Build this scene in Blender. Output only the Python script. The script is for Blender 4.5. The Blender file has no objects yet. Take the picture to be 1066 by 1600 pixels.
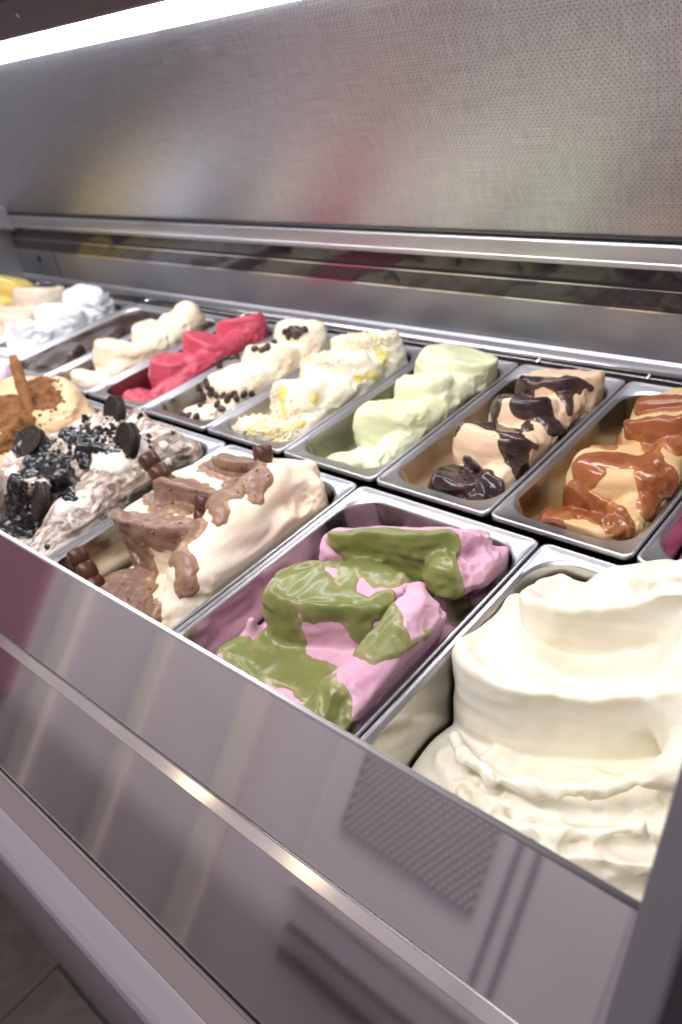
import bpy, bmesh, math, random
import numpy as np
from mathutils import Vector, Matrix

# ------------------------------------------------------------------ camera, light, exposure
scn = bpy.context.scene
COL = scn.collection
random.seed(7)
CAM_C = np.array([1.26399, -0.59481, 0.51136])
CAM_R = np.array([[0.73937238, 0.65000643, -0.17555665],
                  [0.25773445, -0.51411957, -0.81807947],
                  [-0.62201402, 0.55961837, -0.54765486]])   # rows: right, down, forward
CAM_F = 1221.04                                              # focal length in pixels of a 1066 x 1600 frame
cam = bpy.data.cameras.new('camera')
cam.sensor_fit = 'VERTICAL'; cam.sensor_height = 36.0
cam.lens = 36.0 * CAM_F / 1600.0
cam.clip_start = 0.01; cam.clip_end = 50
cam.dof.use_dof = True; cam.dof.focus_distance = 0.74; cam.dof.aperture_fstop = 4.6
camo = bpy.data.objects.new('camera', cam); COL.objects.link(camo)
m = Matrix(((CAM_R[0][0], -CAM_R[1][0], -CAM_R[2][0], CAM_C[0]),
            (CAM_R[0][1], -CAM_R[1][1], -CAM_R[2][1], CAM_C[1]),
            (CAM_R[0][2], -CAM_R[1][2], -CAM_R[2][2], CAM_C[2]),
            (0, 0, 0, 1)))
camo.matrix_world = m
scn.camera = camo

world = bpy.data.worlds.new('World'); scn.world = world; world.use_nodes = True
bg = world.node_tree.nodes['Background']
bg.inputs[0].default_value = (0.92, 0.87, 0.96, 1); bg.inputs[1].default_value = 0.25

def area(name, loc, target, sx, sy, power, color):
    l = bpy.data.lights.new(name, 'AREA'); l.shape = 'RECTANGLE'; l.size = sx; l.size_y = sy
    l.energy = power; l.color = color
    o = bpy.data.objects.new(name, l); COL.objects.link(o); o.location = loc
    o.rotation_euler = (Vector(target) - Vector(loc)).to_track_quat('-Z', 'Y').to_euler()
    return o
area('ceiling_light', (1.2, -1.1, 1.75), (0.7, 0.0, 0.0), 1.6, 1.0, 9, (1.0, 0.95, 0.92))
area('aisle_light', (0.2, -0.85, 1.9), (0.2, -1.0, -1.0), 2.4, .4, 52, (1.0, 0.94, 0.95))  # added fill over the aisle, brightens the cabinet opposite
LAMP_STRENGTH = 29.0

vs = scn.view_settings
vs.view_transform = 'Standard'; vs.look = 'None'; vs.exposure = 0.15; vs.gamma = 1.0
vs.use_curve_mapping = False
scn.cycles.max_bounces = 8; scn.cycles.glossy_bounces = 5; scn.cycles.diffuse_bounces = 4
scn.cycles.caustics_reflective = False; scn.cycles.caustics_refractive = False
scn.cycles.use_denoising = True

# ------------------------------------------------------------------ helpers
def tag(o, label=None, cat=None, group=None, kind=None):
    if label: o['label'] = label
    if cat: o['category'] = cat
    if group: o['group'] = group
    if kind: o['kind'] = kind
    return o

def empty(name, loc=(0, 0, 0), parent=None):
    o = bpy.data.objects.new(name, None); COL.objects.link(o); o.location = loc
    o.empty_display_size = 0.02
    if parent: o.parent = parent
    return o

def link_mesh(name, me, mat, parent=None, smooth=True):
    if mat is not None:
        me.materials.clear(); me.materials.append(mat)
    o = bpy.data.objects.new(name, me); COL.objects.link(o)
    if parent is not None:
        o.parent = parent
        if parent.type == 'EMPTY':
            o.matrix_parent_inverse = Matrix.Translation(-Vector(parent.location)) if parent.location.length else Matrix()
    if smooth and len(me.polygons):
        me.polygons.foreach_set('use_smooth', np.ones(len(me.polygons), dtype=bool))
    return o

def pydata(name, verts, faces, mat, parent=None, smooth=True):
    me = bpy.data.meshes.new(name)
    me.from_pydata([tuple(map(float, v)) for v in verts], [], [tuple(map(int, f)) for f in faces])
    me.update()
    return link_mesh(name, me, mat, parent, smooth)

def fix_normals(me):
    bm = bmesh.new(); bm.from_mesh(me); bmesh.ops.recalc_face_normals(bm, faces=bm.faces); bm.to_mesh(me); bm.free()

def prism(name, prof, x0, x1, mat, parent=None, bevel=0.0, seg=2):
    """profile in (y, z), extruded along x, bevelled"""
    bm = bmesh.new()
    a = [bm.verts.new((x0, y, z)) for y, z in prof]; b = [bm.verts.new((x1, y, z)) for y, z in prof]
    n = len(prof)
    bm.faces.new(a); bm.faces.new(b[::-1])
    for i in range(n): bm.faces.new((a[i], b[i], b[(i + 1) % n], a[(i + 1) % n]))
    bmesh.ops.recalc_face_normals(bm, faces=bm.faces)
    if bevel: bmesh.ops.bevel(bm, geom=list(bm.edges), offset=bevel, segments=seg, profile=0.5, affect='EDGES', clamp_overlap=True)
    me = bpy.data.meshes.new(name); bm.to_mesh(me); bm.free()
    o = link_mesh(name, me, mat, parent, False)
    return o

def box(name, lo, hi, mat, parent=None, bevel=0.0, seg=2):
    return prism(name, [(lo[1], lo[2]), (hi[1], lo[2]), (hi[1], hi[2]), (lo[1], hi[2])], lo[0], hi[0], mat, parent, bevel, seg)

def tube_mesh(path, rad, n=12, caps=True):
    P = [Vector(p) for p in path]; V = []; F = []
    up = None
    for i, p in enumerate(P):
        t = (P[min(i + 1, len(P) - 1)] - P[max(i - 1, 0)]).normalized()
        if up is None: up = t.orthogonal().normalized()
        a = (up - t * up.dot(t)).normalized(); up = a; b = t.cross(a)
        r = rad[i] if isinstance(rad, (list, tuple)) else rad
        for k in range(n):
            th = 2 * math.pi * k / n
            V.append(p + a * (r * math.cos(th)) + b * (r * math.sin(th)))
    for i in range(len(P) - 1):
        for k in range(n):
            F.append((i * n + k, i * n + (k + 1) % n, (i + 1) * n + (k + 1) % n, (i + 1) * n + k))
    if caps:
        F.append(tuple(range(n))[::-1]); F.append(tuple(range((len(P) - 1) * n, len(P) * n)))
    return V, F

# ------------------------------------------------------------------ materials
def mat_new(name):
    m = bpy.data.materials.new(name); m.use_nodes = True
    nt = m.node_tree; b = nt.nodes['Principled BSDF']
    return m, nt, b

def nd(nt, kind, **kw):
    n = nt.nodes.new(kind)
    for k, v in kw.items():
        if k.startswith('i_'): n.inputs[int(k[2:])].default_value = v
        else: setattr(n, k, v)
    return n

def coords(nt, scale=(1, 1, 1), use='Object'):
    tc = nd(nt, 'ShaderNodeTexCoord'); mp = nd(nt, 'ShaderNodeMapping')
    mp.inputs['Scale'].default_value = scale
    nt.links.new(tc.outputs[use], mp.inputs[0]); return mp.outputs[0]

def noise(nt, vec, scale, detail=3, rough=0.55, dist=0.0):
    n = nd(nt, 'ShaderNodeTexNoise'); n.inputs['Scale'].default_value = scale; n.inputs['Detail'].default_value = detail
    n.inputs['Roughness'].default_value = rough; n.inputs['Distortion'].default_value = dist
    nt.links.new(vec, n.inputs['Vector']); return n.outputs['Fac']

def ramp(nt, fac, stops):
    r = nd(nt, 'ShaderNodeValToRGB'); e = r.color_ramp.elements
    while len(e) < len(stops): e.new(0.5)
    for i, (p, c) in enumerate(stops):
        e[i].position = p; e[i].color = (*c, 1) if len(c) == 3 else c
    nt.links.new(fac, r.inputs[0]); return r.outputs[0]

def maprange(nt, fac, a, b, c, d):
    r = nd(nt, 'ShaderNodeMapRange'); r.inputs[1].default_value = a; r.inputs[2].default_value = b
    r.inputs[3].default_value = c; r.inputs[4].default_value = d
    nt.links.new(fac, r.inputs[0]); return r.outputs[0]

def math_n(nt, op, a, b=None, c=None):
    n = nd(nt, 'ShaderNodeMath', operation=op)
    for i, v in enumerate((a, b, c)):
        if v is None: continue
        if hasattr(v, 'is_output'): nt.links.new(v, n.inputs[i])
        else: n.inputs[i].default_value = v
    return n.outputs[0]

def bump(nt, b, height, strength, dist):
    n = nd(nt, 'ShaderNodeBump'); n.inputs['Strength'].default_value = strength; n.inputs['Distance'].default_value = dist
    nt.links.new(height, n.inputs['Height']); nt.links.new(n.outputs[0], b.inputs['Normal'])

def steel(name, col=(0.62, 0.60, 0.59), rough=0.24, streak=(2, 120, 120), var=0.08, bmp=0.02):
    m, nt, b = mat_new(name)
    b.inputs['Metallic'].default_value = 1.0; b.inputs['Base Color'].default_value = (*col, 1)
    v = coords(nt, streak); f = noise(nt, v, 6, 4)
    v2 = coords(nt); f2 = noise(nt, v2, 9, 3)
    s = math_n(nt, 'ADD', maprange(nt, f, .3, .7, rough - var, rough + var), maprange(nt, f2, .35, .65, -var * .6, var * .6))
    nt.links.new(s, b.inputs['Roughness'])
    c = ramp(nt, f2, [(.3, tuple(x * .9 for x in col)), (.7, col)]); nt.links.new(c, b.inputs['Base Color'])
    if bmp: bump(nt, b, f, bmp, 0.002)
    return m

def food(name, col, col2=None, sss=0.35, rough=0.5, radius=(1.0, .6, .35), sscale=0.006, scale=60, bmp=.25, bdist=.001, specks=None, coat=0.0, dist=.4):
    """soft matt food: two close tones of one colour mottled together, fine relief, a little subsurface"""
    m, nt, b = mat_new(name)
    col2 = col2 or tuple(x * .88 for x in col)
    v = coords(nt); f = noise(nt, v, scale * .55, 4, .6, dist)
    c = ramp(nt, f, [(.38, col2), (.62, col)])
    if specks:
        vo = nd(nt, 'ShaderNodeTexVoronoi'); vo.inputs['Scale'].default_value = specks[0]; nt.links.new(v, vo.inputs['Vector'])
        fac = maprange(nt, vo.outputs['Distance'], specks[1], specks[1] * 1.35, 1, 0)
        sel = nd(nt, 'ShaderNodeSeparateColor'); nt.links.new(vo.outputs['Color'], sel.inputs[0])
        gate = maprange(nt, sel.outputs[0], specks[3], specks[3] + .02, 0, 1)
        mx = nd(nt, 'ShaderNodeMix', data_type='RGBA'); nt.links.new(math_n(nt, 'MULTIPLY', fac, gate), mx.inputs[0])
        nt.links.new(c, mx.inputs[6]); mx.inputs[7].default_value = (*specks[2], 1); c = mx.outputs[2]
    nt.links.new(c, b.inputs['Base Color'])
    b.inputs['Subsurface Weight'].default_value = sss
    b.inputs['Subsurface Radius'].default_value = radius
    b.inputs['Subsurface Scale'].default_value = sscale
    b.inputs['Roughness'].default_value = rough
    b.inputs['Specular IOR Level'].default_value = .35
    b.inputs['Coat Weight'].default_value = coat; b.inputs['Coat Roughness'].default_value = .12
    h = math_n(nt, 'ADD', noise(nt, v, scale * 4, 4, .6), math_n(nt, 'MULTIPLY', noise(nt, v, scale, 3), 1.6))
    if coat == 0: h = math_n(nt, 'ADD', h, math_n(nt, 'MULTIPLY', noise(nt, v, 420, 3, .65), .7))
    if coat == 0: h = math_n(nt, 'ADD', h, math_n(nt, 'MULTIPLY', noise(nt, coords(nt, (.16, .5, 1)), 240, 2, .5, .3), 1.1))
    bump(nt, b, h, bmp * (1.5 if coat == 0 else 1), bdist)
    return m

def sauce_mat(name, col, thin, rough=.25, coat=.2, scale=40, bmp=.15, sss=.05):
    """sauce: its own colour where it lies thick, letting the gelato show through where it thins out"""
    m = food(name, col, tuple(x * .85 for x in col), sss, rough, (1, .6, .3), .003, scale, bmp, coat=coat)
    nt = m.node_tree; b = nt.nodes['Principled BSDF']
    src = b.inputs['Base Color'].links[0].from_socket
    at_ = nd(nt, 'ShaderNodeAttribute'); at_.attribute_name = 'cover'
    f = math_n(nt, 'ADD', at_.outputs['Fac'], maprange(nt, noise(nt, coords(nt), 70, 4, .6, .6), .3, .7, -.45, .35))
    fac = maprange(nt, f, .0, .75, .55, 0)
    mx = nd(nt, 'ShaderNodeMix', data_type='RGBA'); nt.links.new(fac, mx.inputs[0]); nt.links.new(src, mx.inputs[6]); mx.inputs[7].default_value = (*thin, 1)
    nt.links.new(mx.outputs[2], b.inputs['Base Color'])
    return m

def plain(name, col, rough=.5, metal=0, spec=.5):
    m, nt, b = mat_new(name)
    b.inputs['Base Color'].default_value = (*col, 1); b.inputs['Roughness'].default_value = rough
    b.inputs['Metallic'].default_value = metal; b.inputs['Specular IOR Level'].default_value = spec
    v = coords(nt); f = noise(nt, v, 40, 3)
    nt.links.new(maprange(nt, f, .3, .7, max(rough - .06, .02), rough + .06), b.inputs['Roughness'])
    return m

def emit(name, col, s):
    m, nt, b = mat_new(name)
    b.inputs['Base Color'].default_value = (*col, 1); b.inputs['Emission Color'].default_value = (*col, 1)
    b.inputs['Emission Strength'].default_value = s
    return m

M = {}
M['pan'] = steel('pan_steel', (0.56, 0.53, 0.49), .20, (30, 30, 3), .05, 0)
M['rim'] = steel('rim_steel', (0.50, 0.495, 0.51), .36, (4, 4, 4), .03, 0)
M['front'] = steel('front_steel', (0.81, 0.755, 0.775), .055, (1.5, 8, 8), .003, 0)
M['strip'] = steel('strip_steel', (0.72, 0.68, 0.66), .16, (1.5, 90, 90), .04, 0)
M['rail'] = steel('rail_steel', (0.74, 0.73, 0.73), .16, (2, 60, 60), .05, 0)
M['edge'] = steel('edge_steel', (0.86, 0.84, 0.84), .38, (2, 60, 60), .03, 0)
M['wall'] = steel('wall_steel', (0.36, 0.36, 0.39), .5, (2, 80, 80), .05, 0)
M['trim'] = steel('trim_aluminium', (0.54, 0.54, 0.56), .42, (1.5, 80, 80), .05, 0)
M['bumper'] = plain('bumper_paint', (0.23, 0.20, 0.235), .42)
M['ledge'] = plain('ledge_paint', (0.165, 0.138, 0.140), .40)
M['endcap'] = plain('end_paint', (0.085, 0.075, 0.088), .45)
M['dark'] = plain('black_gap', (0.012, 0.011, 0.012), .5)
M['glass'] = plain('dark_glass', (0.030, 0.026, 0.028), .07)
M['lamp'] = emit('lamp_diffuser', (0.95, 0.96, 1.0), LAMP_STRENGTH)
M['housing'] = plain('housing_paint', (0.20, 0.16, 0.16), .42, .6)

# perforated lid sheet: staggered dimples pressed in brushed steel
def perforated():
    m, nt, b = mat_new('perforated_steel')
    tc = nd(nt, 'ShaderNodeTexCoord'); sp = nd(nt, 'ShaderNodeSeparateXYZ'); nt.links.new(tc.outputs['Object'], sp.inputs[0])
    P = 0.0072
    def dots(ox, oy):
        u = math_n(nt, 'SUBTRACT', math_n(nt, 'FRACT', math_n(nt, 'ADD', math_n(nt, 'DIVIDE', sp.outputs[0], P), ox)), .5)
        v = math_n(nt, 'SUBTRACT', math_n(nt, 'FRACT', math_n(nt, 'ADD', math_n(nt, 'DIVIDE', sp.outputs[1], P * 1.15), oy)), .5)
        return math_n(nt, 'SQRT', math_n(nt, 'ADD', math_n(nt, 'MULTIPLY', u, u), math_n(nt, 'MULTIPLY', v, v)))
    d = math_n(nt, 'MINIMUM', dots(0, 0), dots(.5, .5))
    hole = maprange(nt, d, .07, .16, 1, 0)
    st = noise(nt, coords(nt, (2, 90, 1)), 6, 5)
    st2 = noise(nt, coords(nt, (70, 4, 1)), 6, 5)
    mx = nd(nt, 'ShaderNodeMix', data_type='RGBA'); nt.links.new(hole, mx.inputs[0])
    mx.inputs[6].default_value = (.60, .605, .645, 1); mx.inputs[7].default_value = (.30, .29, .30, 1)
    br = nd(nt, 'ShaderNodeMix', data_type='RGBA', blend_type='MULTIPLY'); br.inputs[0].default_value = 1
    nt.links.new(mx.outputs[2], br.inputs[6])
    nt.links.new(ramp(nt, math_n(nt, 'MULTIPLY', math_n(nt, 'ADD', st, st2), .5), [(.36, (.66, .66, .66)), (.64, (1.0, 1.0, 1.0))]), br.inputs[7])
    nt.links.new(br.outputs[2], b.inputs['Base Color'])
    b.inputs['Metallic'].default_value = 1
    nt.links.new(math_n(nt, 'ADD', maprange(nt, st, .3, .7, .30, .40), maprange(nt, st2, .3, .7, .0, .08)), b.inputs['Roughness'])
    h = math_n(nt, 'ADD', math_n(nt, 'MULTIPLY', maprange(nt, d, .15, .34, 0, 1), 1.0),
               math_n(nt, 'MULTIPLY', math_n(nt, 'ADD', st, st2), .25))
    bump(nt, b, h, .12, .0012)
    return m
M['perf'] = perforated()

# ------------------------------------------------------------------ the display case
X0, X1 = -0.93, 1.178
case = empty('display_case', (0.1, -0.05, -1.0))
tag(case, 'stainless steel gelato display case with its perforated lid raised', 'display case')
ang = math.radians(67); cy, cz = math.cos(ang), math.sin(ang)
TOPY, TOPZ = -0.358, 0.063
def fp(s, n=0.0):      # s metres down the sloping front, n metres out from it
    return (TOPY - cy * s - cz * n, TOPZ - cz * s + cy * n)
L = 0.330
front = prism('front_panel', [fp(0, 0), fp(L, 0), fp(L, -.004), fp(0, -.004)], X0, 1.1798, M['front'], case)
s0 = 0.127
prism('trim_strip', [fp(s0, .0004), fp(s0 + .0012, .0016), fp(s0 + .0135, .0058), fp(s0 + .0150, .0050), fp(s0 + .0158, .0004)], X0, 1.1795, M['strip'], front, .0012, 2)
ey, ez = fp(-.0008, -.002)
V, F = tube_mesh([(X0, ey, ez), (1.1798, ey, ez)], .0027, 16)
pydata('edge_trim', V, F, M['edge'], front)
by, bz = fp(L)
V, F = tube_mesh([(X0, by - .0022, bz + .0012), (1.179, by - .0022, bz + .0012)], .0020, 10)
pydata('bottom_bead', V, F, M['ledge'], front)
prism('ledge', [(by + .02, -.229), (by, -.2435), (-.5135, -.2645), (-.53, -.2775), (-.53, -.30), (by + .02, -.30)], X0, 1.1795, M['ledge'], case)
yb = -0.520
V = []; F = []
prof = [(-.5130, -.30), (-.5130, -.2625), (-.5190, -.2655), (-.5380, -.2795), (-.5445, -.2865), (-.5480, -.296), (-.5500, -.999), (-.5130, -.999)]
prism('bumper', prof, X0, 1.1795, M['bumper'], case, .0012, 2)

# end panel on the right: its front edge follows the slope of the front and stands above it
prism('end_panel', [(-.30, .228), (-.336, .172), (-.47, -.037), (-.53, -.20), (-.53, -.998), (.42, -.998), (.42, .05), (-.2, .12), (-.27, .20)], 1.1805, 1.205, M['endcap'], case, .004, 3)

# back: rail, gap, wall, glass strip, trim, lid
prism('back_gap', [(.366, -.02), (.44, -.02), (.44, -.004), (.366, -.004)], X0, X1, M['dark'], case)
for nm, y, z, r in (('back_rail', .383, .004, .0045),):
    V, F = tube_mesh([(X0, y, z), (X1, y, z)], r, 14); pydata(nm, V, F, M['rail'], case)
prism('back_rail', [(.3715, -.002), (.3760, -.002), (.3760, .0012), (.3715, .0012)], X0, X1, M['rail'], case, .0008)
for i in range(-5, 8):
    x = i * .168 + .022
    V, F = tube_mesh([(x, .368, .001), (x, .386, .003)], .0026, 8); pydata('rail_clip', V, F, M['rail'], case)
wall = prism('back_wall', [(.404, .002), (.4, .010), (.4, .083), (.46, .083), (.46, .002)], X0, X1, M['wall'], case, .001)
prism('wall_foot', [(.392, -.003), (.3985, .008), (.3985, .016), (.394, .012), (.389, .001)], X0, X1, M['wall'], case)
# hole and seam in the back wall near its left end
def disc(name, c, r, nrm, th, mat, parent):
    V, F = tube_mesh([Vector(c), Vector(c) + Vector(nrm) * th], r, 24); return pydata(name, V, F, mat, parent, False)
disc('drain_hole', (-.81, .3995, .062), .0095, (0, 1, 0), .002, M['dark'], wall)
prism('wall_seam', [(.3992, .012), (.4005, .012), (.4005, .082), (.3992, .082)], -.727, -.7235, M['dark'], wall)
# glossy strip in two steps above the wall, then the lid trim
gl = prism('glass_strip', [(.402, .0832), (.402, .112), (.44, .112), (.44, .0832)], X0, X1, M['glass'], case)
prism('glass_strip', [(.409, .1135), (.409, .139), (.44, .139), (.44, .1135)], X0, X1, M['glass'], case)
prism('glass_edge', [(.3995, .0825), (.3995, .0850), (.4018, .0850), (.4018, .0825)], X0, X1, M['strip'], case)
prism('glass_edge', [(.4015, .1118), (.4015, .1136), (.410, .1136), (.410, .1118)], X0, X1, M['strip'], case)
prism('back_filler', [(.4405, .08), (.4405, .2), (.48, .2), (.48, .08)], X0, X1, M['dark'], case)

lid = empty('lid', (0.1, .41, .16), case); lid.matrix_parent_inverse = Matrix.Translation(-Vector(case.location))
def lidp(name, *a, **k):
    o = a[0](name, *a[1:], **k); return o
ta = math.radians(20)
def lp(s, n=0.0):      # s metres up the lid sheet, n metres out towards the front
    return (.4 - math.sin(ta) * s - math.cos(ta) * n, .178 + math.cos(ta) * s - math.sin(ta) * n)
prism('trim_bar', [(.397, .143), (.3955, .158), (.3955, .1715), (.399, .1765), (.425, .1765), (.425, .143)], X0, X1, M['trim'], lid, .0012)
prism('trim_lip', [(.3945, .1425), (.3945, .1500), (.3972, .1515), (.3972, .1425)], X0, X1, M['trim'], lid, .0015)
# perforated sheet in its own coordinates (x along, y up the sheet)
bm = bmesh.new()
SL = .372
for p in ((X0, 0, 0), (X1, 0, 0), (X1, SL, 0), (X0, SL, 0), (X0, 0, -.002), (X1, 0, -.002), (X1, SL, -.002), (X0, SL, -.002)): bm.verts.new(p)
bm.verts.ensure_lookup_table()
for f in ((0, 1, 2, 3), (7, 6, 5, 4), (0, 4, 5, 1), (1, 5, 6, 2), (2, 6, 7, 3), (3, 7, 4, 0)): bm.faces.new([bm.verts[i] for i in f])
me = bpy.data.meshes.new('perforated_sheet'); bm.to_mesh(me); bm.free()
sheet = link_mesh('perforated_sheet', me, M['perf'], lid, False)
sheet.rotation_euler = (math.radians(90) + ta, 0, 0); sheet.location = (0, lp(0)[0], lp(0)[1])
sy, sz = lp(.003, .002)
V, F = tube_mesh([(X0, sy, sz), (X1, sy, sz)], .003, 8); pydata('sheet_seal', V, F, M['dark'], lid)
# lamp and housing along the top of the lid
emitter = [lp(.355, .004), lp(.357, .012), lp(.365, .018), lp(.382, .022), lp(.391, .018), lp(.393, .004)]
prism('lamp_tube', emitter, X0 + .02, X1 - .02, M['lamp'], lid, .003, 3)
hs = prism('lamp_housing', [lp(.3945, -.005), lp(.3945, .025), lp(.400, .027), lp(.403, .025), lp(.455, .025), lp(.455, -.005)], X0, X1, M['housing'], lid, .001)
c = lp(.428, .0255)
disc('screw', (-.19, c[0], c[1]), .004, (0, -math.cos(ta), -math.sin(ta)), .002, M['rail'], hs)
prism('lid_cap', [lp(.457, -.02), lp(.457, .05), lp(.53, .05), lp(.53, -.02)], X0, X1, M['dark'], lid, .002)
# left end bracket and wall
prism('end_wall', [(-.36, -.9), (.46, -.9), (.46, .145), (.36, .145), (.30, .125), (-.33, .05)], X0 - .02, X0 - .0005, M['wall'], case)
prism('hinge_bracket', [(.405, .13), (.36, .15), (.36, .20), (.405, .20)], -.905, -.880, M['bumper'], case, .004)

# tub under the pans, dark
box('tub', (X0, -.352, -.20), (X1, .42, -.155), M['dark'], case)

# ------------------------------------------------------------------ pans
def rrect(hx, hy, r, n=8):
    out = []
    for cx_, cy_, a0 in ((hx - r, hy - r, 0), (-hx + r, hy - r, 90), (-hx + r, -hy + r, 180), (hx - r, -hy + r, 270)):
        for i in range(n + 1):
            a = math.radians(a0 + 90 * i / n); out.append((cx_ + r * math.cos(a), cy_ + r * math.sin(a)))
    return out

def loft(rings, close_last=True):
    V = []; F = []; n = len(rings[0][0])
    for ring, z in rings: V += [(x, y, z) for x, y in ring]
    for i in range(len(rings) - 1):
        for k in range(n):
            F.append((i * n + k, i * n + (k + 1) % n, (i + 1) * n + (k + 1) % n, (i + 1) * n + k))
    if close_last: F.append(tuple(range((len(rings) - 1) * n, len(rings) * n)))
    return V, F

def pan_mesh(w, l, side, end, r, depth):
    hx, hy = w / 2, l / 2; ix, iy = hx - side, hy - end
    ro = .010
    rim = [(rrect(hx - .002, hy - .002, ro), -.0075), (rrect(hx, hy, ro), -.0065), (rrect(hx, hy, ro), -.0022), (rrect(hx - .0006, hy - .0006, ro), -.0006),
           (rrect(hx - .0022, hy - .0022, ro), 0), (rrect(hx - .0040, hy - .0040, ro), -.0005), (rrect(hx - .0052, hy - .0052, ro), -.0016),
           (rrect(ix + .0045, iy + .0045, r + .003), -.0022), (rrect(ix + .0020, iy + .0020, r), -.0030), (rrect(ix, iy, r), -.0060)]
    basin = [(rrect(ix, iy, r), -.0060), (rrect(ix - .0008, iy - .0008, r), -.0095), (rrect(ix - .006, iy - .008, r), -depth * .55),
             (rrect(ix - .011, iy - .015, r), -depth + .014), (rrect(ix - .015, iy - .019, r), -depth + .004), (rrect(ix - .024, iy - .028, r * .7), -depth)]
    out = []
    for nm, rings, cl in (('rim', rim, False), ('basin', basin, True)):
        V, F = loft(rings, cl); me = bpy.data.meshes.new(nm); me.from_pydata(V, [], F); me.update(); fix_normals(me)
        out.append(me)
    # faces should look up / inwards
    return out
SMALL = pan_mesh(.1655, .36, .0095, .020, .036, .135)
LARGE = pan_mesh(.2565, .360, .0085, .017, .042, .135)
BACK_GROUP = 'narrow steel pans in the back row'; FRONT_GROUP = 'wide steel pans in the front row'
def add_pan(kind, x, y, z, label, group):
    t = empty('gelato_pan', (x, y, z)); tag(t, label, 'pan', group)
    for me, mat in zip(kind, (M['rim'], M['pan'])):
        o = bpy.data.objects.new(me.name, me); COL.objects.link(o); o.parent = t
        if not me.materials: me.materials.append(mat)
        me.polygons.foreach_set('use_smooth', np.ones(len(me.polygons), dtype=bool))
    return t
BACK = ['yellow_far', 'beige', 'white', 'dark', 'vanilla', 'raspberry', 'coffee', 'crumble', 'pistachio', 'stracciatella', 'caramel', 'berry']
names = {'yellow_far': 'mustard yellow gelato at the far left', 'beige': 'beige gelato beside the snow white one', 'white': 'snow white gelato',
         'dark': 'nearly used up dark chocolate gelato', 'vanilla': 'pale vanilla gelato', 'raspberry': 'deep pink raspberry gelato',
         'coffee': 'cream gelato topped with coffee beans', 'crumble': 'white gelato with yellow sauce and crumble', 'pistachio': 'pale green gelato',
         'stracciatella': 'tan gelato under dark chocolate sauce', 'caramel': 'tan gelato under caramel sauce', 'berry': 'dark berry gelato at the right edge'}
ZB = 0.0; ZF = -0.010
XC = {}
for i, k in enumerate(BACK):
    x = (i - 5) * .168 + .084; XC[k] = x
    add_pan(SMALL, x, .181, ZB, 'narrow steel pan holding ' + names[k], BACK_GROUP)
FRONT = ['lilac', 'biscuit', 'cookie', 'hazelnut', 'pink', 'cream']
fnames = {'lilac': 'lilac pink gelato at the left edge', 'biscuit': 'tan gelato with brown crumbs and a biscuit stick', 'cookie': 'white and black gelato with sandwich cookies',
          'hazelnut': 'cream gelato under nutty milk chocolate', 'pink': 'pink gelato under green sauce', 'cream': 'tall plain cream gelato'}
for i, k in enumerate(FRONT):
    x = .3946 + (i - 2.5) * .25855; XC[k] = x
    add_pan(LARGE, x, -.1815, ZF, 'wide steel pan holding ' + fnames[k], FRONT_GROUP)

# ------------------------------------------------------------------ gelato: signed distance fields turned into meshes
def smax(a, b, k): 
    h = np.clip(.5 - .5 * (b - a) / k, 0, 1); return b + (a - b) * h + k * h * (1 - h)
def smin(a, b, k):
    h = np.clip(.5 + .5 * (b - a) / k, 0, 1); return b + (a - b) * h - k * h * (1 - h)

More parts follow.
